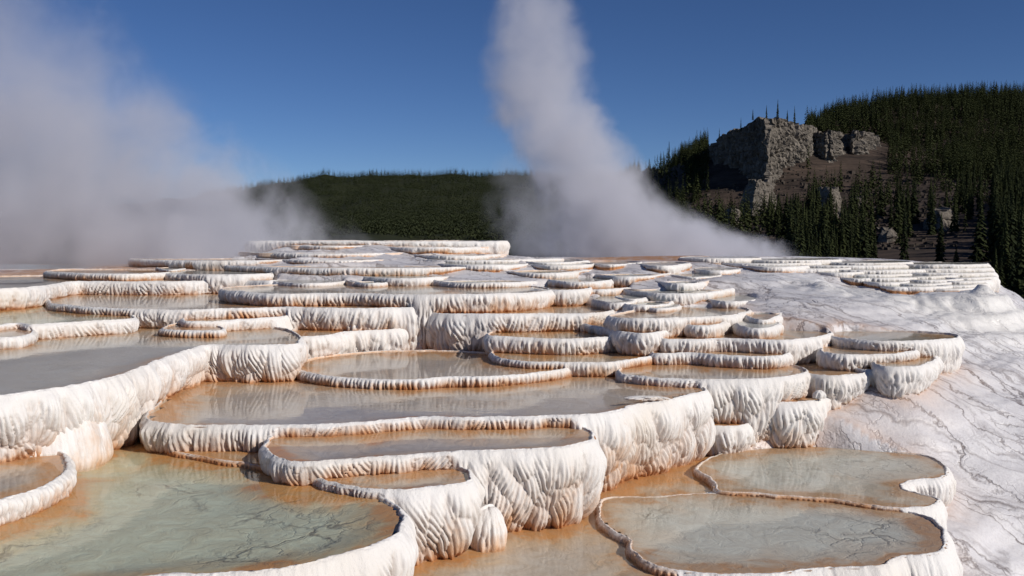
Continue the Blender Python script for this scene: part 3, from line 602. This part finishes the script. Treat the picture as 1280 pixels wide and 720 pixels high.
# ---------------------------------------------------------------- hills
def px_grid_hill(name, ctrl, x_rng, y_rng, n, mat, rough, seed):
    X0 = np.array([[a, b] for a, b, _ in ctrl]); z0 = np.array([c for _, _, c in ctrl]); w = rbf_fit(X0, z0)
    f = lambda x, y: rbf_eval(X0, w, x, y) + rough * (fbm(x / 60, y / 60, seed, 5) - .5)
    xs = np.linspace(*x_rng, n[0]); ys = np.linspace(*y_rng, n[1]); X, Y = np.meshgrid(xs, ys)
    o = mesh_obj(name, np.stack([X, Y, f(X, Y)], -1), grid_quads(*X.shape), mat); tag(o, kind='structure'); return f
def w3(x, y, d): a = at_dist(x, y, d); return (a[0], a[1], a[2])
RH = [w3(*t) for t in [(700,306,900),(760,262,860),(795,222,800),(850,206,740),(890,188,680),(930,163,620),(955,154,600),(1005,160,610),(1050,150,680),(1100,138,720),(1150,131,740),(1200,127,760),(1280,127,760),(1500,127,760),(1750,130,760),
     (820,270,560),(890,250,545),(925,252,535),(955,246,530),(1000,222,545),(1040,212,560),(1090,215,560),(1110,180,640),(1200,195,600),(1280,185,600),(1500,190,600),
     (850,300,400),(950,290,400),(1050,290,370),(1150,272,380),(1250,255,400),(1280,255,400),(1500,250,400),(760,320,500),(650,330,500),(900,335,300),(1000,345,260),(1150,345,230),(1280,335,240),(1500,330,240),
     (1290,405,150),(1100,420,150),(900,420,150),(1500,400,150),(700,400,150)]]
RH += [(400, 1100, 60), (900, 1100, 90), (150, 1100, 10), (0, 1000, -20), (0, 700, -18), (700, 400, 70), (900, 700, 120), (0, 400, -16)]
hill_r = px_grid_hill('wooded_hill', RH, (0, 900), (130, 1150), (360, 380), M['scree'], 7, 41)
FH = [w3(*t) for t in [(-900,300,2300),(-200,290,2200),(150,262,2200),(330,238,2100),(370,226,2050),(410,222,2000),(520,221,2000),(640,221,2000),(760,221,2000),(900,223,2000),(1100,240,2100),
     (-300,300,1500),(200,296,1300),(380,282,1250),(520,278,1200),(700,278,1200),(900,280,1200),(400,250,1600),(600,250,1600),(800,250,1600),(300,262,1650),(400,308,700),(640,308,700),(900,308,700),(0,308,700),(-500,308,800)]]
FH += [(-600, 2700, 60), (0, 2700, 90), (700, 2700, 90), (-2500, 2700, 0), (-2500, 1500, -10)]
hill_l = px_grid_hill('far_wooded_ridge', FH, (-2500, 1200), (650, 2700), (240, 200), M['forest_floor'], 26, 57)
# valley floor to the horizon
a = 9000.0
g = mesh_obj('valley_ground', [(-a, 50, -18), (a, 50, -18), (a, 12000, -18), (-a, 12000, -18)], [[0, 1, 2, 3]], M['valley']); tag(g, kind='structure')
g = mesh_obj('near_valley_ground', [(-400, -60, -18.3), (400, -60, -18.3), (400, 60, -18.3), (-400, 60, -18.3)], [[0, 1, 2, 3]], M['valley']); tag(g, kind='structure')

# ---------------------------------------------------------------- cliffs: a jointed rock face swept round a footprint
def cliff(name, foot, ztop, zbot, label, seed, jag=2.2, tops=None):
    foot = np.asarray(foot, float); seg = np.linalg.norm(np.diff(foot, axis=0), axis=1); cum = np.concatenate([[0], np.cumsum(seg)]); L = cum[-1]
    n = int(L / .8) + 2; s = np.linspace(0, L, n); c = np.stack([np.interp(s, cum, foot[:, 0]), np.interp(s, cum, foot[:, 1])], 1)
    zt = (np.interp(s, cum, tops) if tops is not None else np.full(n, ztop)) + 2.4 * (fbm(s / 5, 0 * s, seed) - .5) * 2
    tg = np.gradient(c, axis=0); tg /= np.linalg.norm(tg, axis=1, keepdims=True); nv = np.stack([tg[:, 1], -tg[:, 0]], 1)
    R = 64; t = np.linspace(0, 1, R)[None]; S = s[:, None] + 0 * t; Zr = zt[:, None] * (1 - t) + zbot * t
    f1, f2, _ = worley(S / 3.6 + .4 * fbm(S / 4, Zr / 4, seed + 8), Zr / 16, seed); f3, f4, _ = worley(S / 1.6, Zr / 3.4, seed + 5)
    off = jag * 1.1 * (np.floor(vnoise(S / 6.5, Zr / 22, seed + 1) * 5) / 5 - .5) * 2 + jag * 1.2 * (1 - np.clip((f2 - f1) * 3.2, 0, 1)) * -1 + jag * .5 * (1 - np.clip((f4 - f3) * 3, 0, 1)) * -1
    off += 1.2 * (fbm(S / 3, Zr / 3, seed + 2) - .5) + t * 5 - .5 * np.abs(np.sin(Zr * .55 + 2 * fbm(S / 8, Zr / 8, seed + 6)))
    XY = c[:, None] + nv[:, None] * off[:, :, None]
    V = np.concatenate([XY, Zr[:, :, None]], 2)
    # stepped crown running back into the hill
    crown = []
    ctr = np.array([c[:, 0].mean(), c[:, 1].max() + 6])
    for k, tt in enumerate((.75, .5, .25, .06)):
        xy = XY[:, 0] * tt + ctr * (1 - tt); z = zt * tt + (zt.mean() + 1.0) * (1 - tt) + 1.6 * (vnoise(xy[:, 0] / 4, xy[:, 1] / 4, seed + k) - .5)
        crown.append(np.concatenate([xy, z[:, None]], 1)[:, None])
    V = np.concatenate([np.concatenate(crown[::-1], 1), V], 1)
    o = mesh_obj(name, V, grid_quads(V.shape[0], V.shape[1]), M['rock'], smooth=False); tag(o, label, 'cliff'); return o
def fp(*t): return [at_dist(x, 295, d)[:2] for x, d in t]
def zz(y, d): return float(at_dist(640, y, d)[2])
cliff('rock_cliff', fp((868,640),(885,600),(915,572),(940,556),(958,540),(968,548),(985,560),(1008,572),(1020,610)), None, zz(262,540), 'tall square-topped cliff with shadowed left face and sunlit right face', 71,
      tops=[zz(196,640), zz(183,600), zz(160,572), zz(149,556), zz(147,540), zz(147,548), zz(150,560), zz(156,572), zz(160,610)])
cliff('rock_cliff', fp((1000,615),(1012,585),(1030,572),(1040,570),(1052,584),(1056,600)), zz(166,580), zz(225,570), 'middle crag right of the tall cliff behind a dark recess', 83)
cliff('rock_cliff', fp((1048,615),(1056,592),(1066,580),(1084,590),(1094,606),(1100,640)), zz(166,590), zz(222,585), 'right-hand crag with two pale buttresses under the skyline trees', 97)
cliff('rock_outcrop', fp((930,500),(936,478),(944,470),(956,474),(964,486),(968,505)), zz(226,478), zz(270,470), 'small pale outcrop at the foot of the tall cliff', 103, 1.6)
cliff('rock_outcrop', fp((800,720),(808,690),(822,680),(838,684),(850,700),(856,730)), zz(211,690), zz(250,680), 'low broken outcrop on the left shoulder of the hill', 109, 1.8)
cliff('rock_outcrop', fp((1020,425),(1026,405),(1036,400),(1044,408),(1050,425)), zz(236,405), zz(290,400), 'pale rock rib in the scree below the middle crag', 113, 1.4)

for k_, (x0, x1, yt, yb, d_, lab) in enumerate([(1062,1084,246,275,440,'small dark outcrop low in the scree right of the pale rib'),(985,1004,262,290,400,'low rock knob below the foot of the tall cliff'),(1128,1152,206,228,600,'grey rock band poking from the wood on the right'),
        (1100,1122,288,312,330,'brown rock step just above the terraces'),(905,925,262,284,440,'small ledge of rock left of the pale outcrop'),(1160,1190,262,282,340,'broken rock step beneath the right-hand wood')]):
    cliff('rock_outcrop', fp((x0,d_+14),(x0+.2*(x1-x0),d_+3),(x0+.5*(x1-x0),d_),(x0+.8*(x1-x0),d_+4),(x1,d_+15)), zz(yt,d_), zz(yb+12,d_), lab, 200 + 7 * k_, 1.3)

# ---------------------------------------------------------------- conifers
def conifer_mesh(seed, nb, slim, sparse=False):
    """unit-height narrow conifer: drooping boughs of small blades around a trunk"""
    r = random.Random(seed); V = []; T = []
    for k in range(nb):
        t = (k + r.random()) / nb; z = .07 + .93 * t
        R = slim * (1 - t) ** .82 * (.62 + .55 * r.random()) * (1 if r.random() > (.35 if sparse else .1) else .45) + .006
        a = k * 2.39996 + r.random(); w = R * .42 + .008; dz = R * (.45 + .5 * r.random())
        ca, sa = math.cos(a), math.sin(a); b = len(V)
        V += [(-.01 * ca, -.01 * sa, z + .02), (ca * R * .6 - sa * w * .5, sa * R * .6 + ca * w * .5, z - dz * .45), (ca * R, sa * R, z - dz), (ca * R * .6 + sa * w * .5, sa * R * .6 - ca * w * .5, z - dz * .45), (ca * R * .5, sa * R * .5, z - dz * .9)]
        T += [(b, b + 1, b + 2), (b, b + 2, b + 3), (b + 1, b + 4, b + 2), (b + 3, b + 2, b + 4)]
    return np.array(V), np.array(T)
def trunk_mesh(r0):
    n = 6; V = []; Q = []
    for k, (z, r) in enumerate(((-.06, r0), (.2, r0 * .8), (.6, r0 * .45), (.97, r0 * .12))):
        for i in range(n): V.append((r * math.cos(i * 2 * math.pi / n), r * math.sin(i * 2 * math.pi / n), z))
    for k in range(3):
        for i in range(n): Q.append((k * n + i, k * n + (i + 1) % n, (k + 1) * n + (i + 1) % n, (k + 1) * n + i))
    return np.array(V), np.array(Q)
def raw_mesh(name, V, Q, T, mat):
    o = mesh_obj(name, V, Q, mat, tris=T, smooth=False); me = o.data; bpy.data.objects.remove(o); return me
TV, TQ = trunk_mesh(.013)
trunk_me = raw_mesh('trunk', TV, TQ, None, M['bark']); dead_me = raw_mesh('snag', TV * [1.1, 1.1, 1], TQ, None, M['dead'])
crowns = []
for sd in range(6):
    V_, T_ = conifer_mesh(100 + sd, 190, (.105, .12, .135, .10, .15, .12)[sd], sd == 3); crowns.append(raw_mesh('crown', V_, None, T_, M['needles']))

# candidate positions on the right hill
cand = []
rr = random.Random(5)
def wooded(px, py, y):
    """share of ground under trees, by where the slope lies in the view"""
    d = 1.0
    if 885 < px < 1008 and py < 262: d = 0
    if 1012 < px < 1110 and 166 < py < 232 and y < 640: d = .0
    if 860 < px < 1000 and 255 <= py < 300: d = min(d, .25)
    if 1000 <= px < 1240 and 232 < py < 322: d = min(d, .22)
    if 1090 <= px < 1180 and 180 < py <= 260: d = min(d, .45)
    if 1180 <= px < 1245 and 225 < py < 270: d = min(d, .3)
    if 1095 < px < 1240 and py >= 230: d = min(d, .13)
    if 860 < px < 985 and py >= 300: d = min(d, .15)
    if 800 < px < 858 and 206 < py < 250: d = min(d, .15)
    return d
def proj(x, y, z):
    dz = z - CAMZ; f = y * CP - dz * SP; u = y * SP + dz * CP; return 640 + F * x / f, 360 - F * u / f
while len(cand) < 17000:
    y = 170 + 700 * rr.random() ** .62; x = (rr.uniform(690, 1420) - 640) / F * y
    cand.append((x, y))
cand = np.array(cand); cz = hill_r(cand[:, 0], cand[:, 1]); allt = []
for (x, y), z in zip(cand, cz):
    h = rr.uniform(7, 18) * (1.15 if y < 400 else 1); u_, v_ = proj(x, y, z)
    if v_ > 420 or rr.random() > wooded(u_, v_, y): continue
    if y < 330 and u_ < 1240 and rr.random() > (.36 if u_ < 1095 else .2): continue
    h *= .55 + .45 * sstep(1000, 1050, u_) if u_ > 985 and y > 640 else 1
    allt.append([x, y, z - .6, h, u_, v_, proj(x, y, z + h)[1]])
allt = [t for t in allt if not (900 < t[4] < 1010 and t[1] < 560 and t[6] < 235)]
top_y = lambda x: 322 if x < 1235 else 345
vis = [t for t in allt if 785 < t[4] < 1279 and t[6] < (322 if t[4] < 1000 else 326 + (t[4] - 1000) * .03) and t[6] > 60 and not (t[4] < 960 and t[5] > 285 - (960 - t[4]) * .3)]
vis.sort(key=lambda t: -(t[3] / t[1])); solo = vis[:268]; ids = set(map(id, solo)); rest = [t for t in allt if id(t) not in ids]
def tree(x, y, z, h, label, group=None, crown=None, parts=True, wid=1.0, rot=None):
    r = empty('conifer_tree', (x, y, z)); r.scale = (h * wid, h * wid, h); r.rotation_euler = (0, 0, rr.uniform(0, 6.28))
    o = bpy.data.objects.new('trunk', trunk_me); o.parent = r; C.objects.link(o)
    o = bpy.data.objects.new('crown', crown or rr.choice(crowns)); o.parent = r; C.objects.link(o)
    tag(r, label, 'conifer', group)
for t in solo:
    x, y, z, h, u_, v_, _ = t
    if u_ > 1105 and v_ > 232: lab, gr = 'dark conifer in the lower stand at the right of the hill', 'conifers low on the right of the hill'
    elif u_ > 1105: lab, gr = 'dark conifer in the dense wood on the upper right of the hill', 'conifers high on the right of the hill'
    elif u_ > 985: lab, gr = 'dark conifer standing in the scree below the crags', 'conifers in the scree below the crags'
    elif u_ > 885: lab, gr = 'dark conifer at the foot or rim of the tall cliff', 'conifers round the tall cliff'
    else: lab, gr = 'dark conifer on the left shoulder of the wooded hill', 'conifers on the left shoulder'
    tree(x, y, z, h, lab, gr, wid=rr.uniform(.85, 1.5))
# the trees that stand out singly
for px_, pb, pt, dist, lab, k in [(1130,330,257,262,'tall lone conifer in front of bare brown ground on the right',0),(1175,332,266,252,'lone conifer right of the tall one, before brown scree',2),
        (926,163,147,565,'leftmost small conifer on the rim of the tall cliff',3),(941,149,136,558,'second conifer from the left on the cliff rim',1),(958,148,131,556,'third conifer from the left on the cliff rim',0),
        (972,149,124,560,'tallest conifer on top of the cliff',0),(984,152,137,566,'short conifer just right of the tallest on the cliff top',2),(993,154,132,570,'conifer at the right corner of the cliff top',3),
        (899,178,160,600,'slim conifer on the sloping left rim of the cliff',3),(836,222,177,700,'bare-looking spire conifer on the left skyline',3)]:
    b = at_dist(px_, pb, dist); tp = at_dist(px_, pt, dist); zb = b[2]; tree(b[0], dist, zb - .5, float(tp[2] - zb) + .5, lab, None, crowns[k], wid=.9 if dist > 300 else 1)

def forest_mass(name, pts, mesh_lod, mat, kind_label):
    vs, ts, o = [], [], 0
    for (x, y, z, h, k, rot, wd) in pts:
        V_, T_ = mesh_lod[k]; c_, s_ = math.cos(rot), math.sin(rot)
        W = np.stack([(V_[:, 0] * c_ - V_[:, 1] * s_) * h * wd + x, (V_[:, 0] * s_ + V_[:, 1] * c_) * h * wd + y, V_[:, 2] * h + z], 1)
        vs.append(W); ts.append(T_ + o); o += len(V_)
    ob = mesh_obj(name, np.concatenate(vs), None, mat, tris=np.concatenate(ts), smooth=False); tag(ob, kind_label, 'forest', kind='stuff'); return ob
lod = [conifer_mesh(200 + i, 46, .12 + .02 * i) for i in range(4)]
forest_mass('forest', [(t[0], t[1], t[2], t[3], rr.randrange(4), rr.uniform(0, 6), rr.uniform(.9, 1.6)) for t in rest], lod, M['needles'], 'dense dark conifer wood covering the right-hand hill')
lod2 = [conifer_mesh(300 + i, 12, .17 + .03 * i) for i in range(4)]
pts = []
while len(pts) < 15000:
    y = rr.uniform(750, 2130); u_ = rr.uniform(250, 830); x = (u_ - 640) / F * y; pts.append((x, y))
pa = np.array(pts); pz = hill_l(pa[:, 0], pa[:, 1])
forest_mass('forest', [(x, y, z - 1, rr.uniform(12, 20), rr.randrange(4), rr.uniform(0, 6), rr.uniform(.9, 1.4)) for (x, y), z in zip(pts, pz)], lod2, M['needles_far'], 'far conifer forest blanketing the low ridge behind the steam')

# scree boulders and fallen trunks below the crags
def boulders():
    vs, qs, o = [], [], 0
    base = np.array([(-1,-1,-1),(1,-1,-1),(1,1,-1),(-1,1,-1),(-.7,-.8,1),(.8,-.6,1),(.7,.7,.9),(-.8,.7,1)], float); fq = np.array([(0,3,2,1),(4,5,6,7),(0,1,5,4),(1,2,6,5),(2,3,7,6),(3,0,4,7)])
    for _ in range(2600):
        u_ = rr.uniform(880, 1200); y = rr.uniform(380, 560) if rr.random() < .7 else rr.uniform(300, 400)
        x = (u_ - 640) / F * y; s_ = rr.uniform(.2, .9) * (1.8 if rr.random() < .06 else 1)
        z = float(hill_r(np.array([x]), np.array([y]))[0])
        V_ = base * (1 + .35 * RNG.standard_normal((8, 3)) * .6) * [s_ * rr.uniform(.8, 1.6), s_, s_ * rr.uniform(.5, 1)]
        a_ = rr.uniform(0, 6.3); c_, n_ = math.cos(a_), math.sin(a_)
        vs.append(np.stack([V_[:, 0] * c_ - V_[:, 1] * n_ + x, V_[:, 0] * n_ + V_[:, 1] * c_ + y, V_[:, 2] + z], 1)); qs.append(fq + o); o += 8
    ob = mesh_obj('scree_boulders', np.concatenate(vs), np.concatenate(qs), M['rubble'], smooth=False); tag(ob, 'loose scree and broken rock below the crags', 'scree', kind='stuff')
boulders()

# ---------------------------------------------------------------- steam: real volumes with a leaning plume profile
def steam(name, prof, dist, thick, dens, label, scale, seed, wob=.5, contrast=2.9, top=1.7):
    """prof: (pixel row, centre column, half width) from bottom to top"""
    Zs = [at_dist(640, r[0], dist)[2] for r in prof]; Xs = [(r[1] - 640) / F * dist for r in prof]; Rs = [r[2] * 1.1 / F * dist for r in prof]
    z0, z1 = Zs[0], Zs[-1]; x0 = min(x - r * 1.15 for x, r in zip(Xs, Rs)); x1 = max(x + r * 1.15 for x, r in zip(Xs, Rs)); hy = max(Rs) * thick
    hy = min(hy, 7.0)
    V = [(x0, dist - hy, z0), (x1, dist - hy, z0), (x1, dist + hy, z0), (x0, dist + hy, z0), (x0, dist - hy, z1), (x1, dist - hy, z1), (x1, dist + hy, z1), (x0, dist + hy, z1)]
    Q = [(0,3,2,1),(4,5,6,7),(0,1,5,4),(1,2,6,5),(2,3,7,6),(3,0,4,7)]
    n = NT(name + '_vapour'); p = n.pos(); sep = n.n('ShaderNodeSeparateXYZ')
    nz = n.noise(scale, 2, .5, p); ws = n.n('ShaderNodeVectorMath', operation='SUBTRACT'); n.l(nz.outputs['Color'], ws.inputs[0]); ws.inputs[1].default_value = (.5, .5, .5)
    wp = n.n('ShaderNodeVectorMath', operation='MULTIPLY_ADD'); n.l(ws.outputs[0], wp.inputs[0]); wp.inputs[1].default_value = (wob * 2, wob, wob * 2); n.l(p, wp.inputs[2]); n.l(wp.outputs[0], sep.inputs[0])
    t = n.math('DIVIDE', n.math('SUBTRACT', sep.outputs['Z'], z0), z1 - z0, clamp=True)
    def curve(vals):
        lo, hi = min(vals), max(vals); fc = n.n('ShaderNodeFloatCurve'); cv = fc.mapping.curves[0]
        ts = [(z - z0) / (z1 - z0) for z in Zs]; ys_ = [(v - lo) / (hi - lo + 1e-9) for v in vals]
        cv.points[0].location = (ts[0], ys_[0]); cv.points[1].location = (ts[-1], ys_[-1])
        for a_, b_ in list(zip(ts, ys_))[1:-1]: cv.points.new(a_, b_)
        fc.mapping.update(); n.l(t, fc.inputs['Value']); return n.math('MULTIPLY_ADD', fc.outputs[0], hi - lo, lo)
    cx, rad = curve(Xs), curve(Rs)
    dx = n.math('DIVIDE', n.math('SUBTRACT', sep.outputs['X'], cx), rad); dy = n.math('DIVIDE', n.math('SUBTRACT', sep.outputs['Y'], dist), hy * .95)
    d = n.math('SQRT', n.math('ADD', n.math('MULTIPLY', dx, dx), n.math('MULTIPLY', dy, dy)))
    puff = n.noise(scale * 2.2, 5, .6, wp.outputs[0], .4).outputs[0]
    soft = n.math('ADD', n.math('MULTIPLY', n.math('SUBTRACT', 1, d), 1.25), n.math('MULTIPLY', n.math('SUBTRACT', puff, .5), contrast))
    mr = n.n('ShaderNodeMapRange', interpolation_type='SMOOTHSTEP'); n.l(soft, mr.inputs[0]); mr.inputs[1].default_value = .02; mr.inputs[2].default_value = 1.0; mr.inputs[3].default_value = 0; mr.inputs[4].default_value = 1
    pf = n.math('MULTIPLY', n.math('SUBTRACT', 1, d, clamp=True), 5, clamp=True)
    fall = n.math('POWER', n.math('MULTIPLY_ADD', t, -.72, 1.0), top)
    ends = n.math('MULTIPLY', n.math('MULTIPLY', t, 14, clamp=True), 1)
    den = n.math('MULTIPLY', n.math('MULTIPLY', mr.outputs[0], pf), n.math('MULTIPLY', n.math('MULTIPLY', fall, ends), dens))
    v = n.n('ShaderNodeVolumePrincipled'); v.inputs['Color'].default_value = (.89, .89, .95, 1); v.inputs['Anisotropy'].default_value = .1; n.l(den, v.inputs['Density'])
    n.l(v.outputs[0], n.out.inputs['Volume'])
    o = mesh_obj(name, V, Q, n.m, smooth=False); tag(o, label, 'steam', kind='stuff'); return o
steam('steam_plume', [(345,835,150),(315,835,165),(290,800,125),(260,765,92),(220,735,78),(170,700,78),(120,674,70),(60,668,64),(0,662,50),(-60,640,60)], 44, .9, .88, 'tall leaning column of steam rising in the centre', .30, 1, .9)
steam('steam_bank', [(345,170,330),(315,150,310),(280,120,290),(230,70,290),(170,20,270),(110,-10,240),(50,-40,205),(0,-60,195),(-80,-80,190)], 30.0, .75, .88, 'broad drifting bank of steam over the far left terraces', .26, 2, 1.3, 2.8, 2.6)
steam('steam_wisp', [(330,690,80),(300,680,80),(270,670,72),(240,655,60),(215,650,45),(190,650,30)], 62, .8, .25, 'thin wisp of steam left of the tall steam column', .22, 3, 1.2)

# ---------------------------------------------------------------- sky, sun, camera
SUN_TO = Vector((.74, -.50, .51)).normalized()
el = math.asin(SUN_TO.z); az = math.atan2(SUN_TO.x, SUN_TO.y)
w = bpy.data.worlds.new('World'); bpy.context.scene.world = w; w.use_nodes = True; t = w.node_tree; t.nodes.clear()
sky = t.nodes.new('ShaderNodeTexSky'); sky.sky_type = 'NISHITA'; sky.sun_disc = False; sky.sun_elevation = el; sky.sun_rotation = az; sky.altitude = 2100; sky.air_density = .75; sky.dust_density = .0; sky.ozone_density = 4.0
bg = t.nodes.new('ShaderNodeBackground'); bg.inputs[1].default_value = .068; wo = t.nodes.new('ShaderNodeOutputWorld'); hs = t.nodes.new('ShaderNodeHueSaturation'); hs.inputs['Saturation'].default_value = 1.12; hs.inputs['Hue'].default_value = .508; t.links.new(sky.outputs[0], hs.inputs['Color']); t.links.new(hs.outputs[0], bg.inputs[0]); t.links.new(bg.outputs[0], wo.inputs[0])
sl = bpy.data.lights.new('sun', 'SUN'); sl.energy = 4.1; sl.angle = math.radians(.5); sl.color = (1, .945, .87)
so = bpy.data.objects.new('sun', sl); so.rotation_euler = SUN_TO.to_track_quat('Z', 'Y').to_euler(); C.objects.link(so)
cam = bpy.data.cameras.new('camera'); cam.sensor_width = 36; cam.lens = F / 1280 * 36; cam.clip_start = .1; cam.clip_end = 20000
co = bpy.data.objects.new('camera', cam); co.location = (0, 0, CAMZ); co.rotation_euler = (math.pi / 2 - PITCH, 0, 0); C.objects.link(co)
sc = bpy.context.scene; sc.camera = co
sc.view_settings.view_transform = 'Standard'; sc.view_settings.look = 'None'; sc.view_settings.exposure = 0; sc.view_settings.gamma = 1
sc.render.engine = 'CYCLES'; sc.cycles.use_denoising = True; sc.cycles.max_bounces = 8; sc.cycles.volume_bounces = 2; sc.cycles.transparent_max_bounces = 12
sc.cycles.volume_step_rate = 1.0; sc.cycles.volume_max_steps = 256; sc.cycles.use_adaptive_sampling = True; sc.cycles.caustics_reflective = False
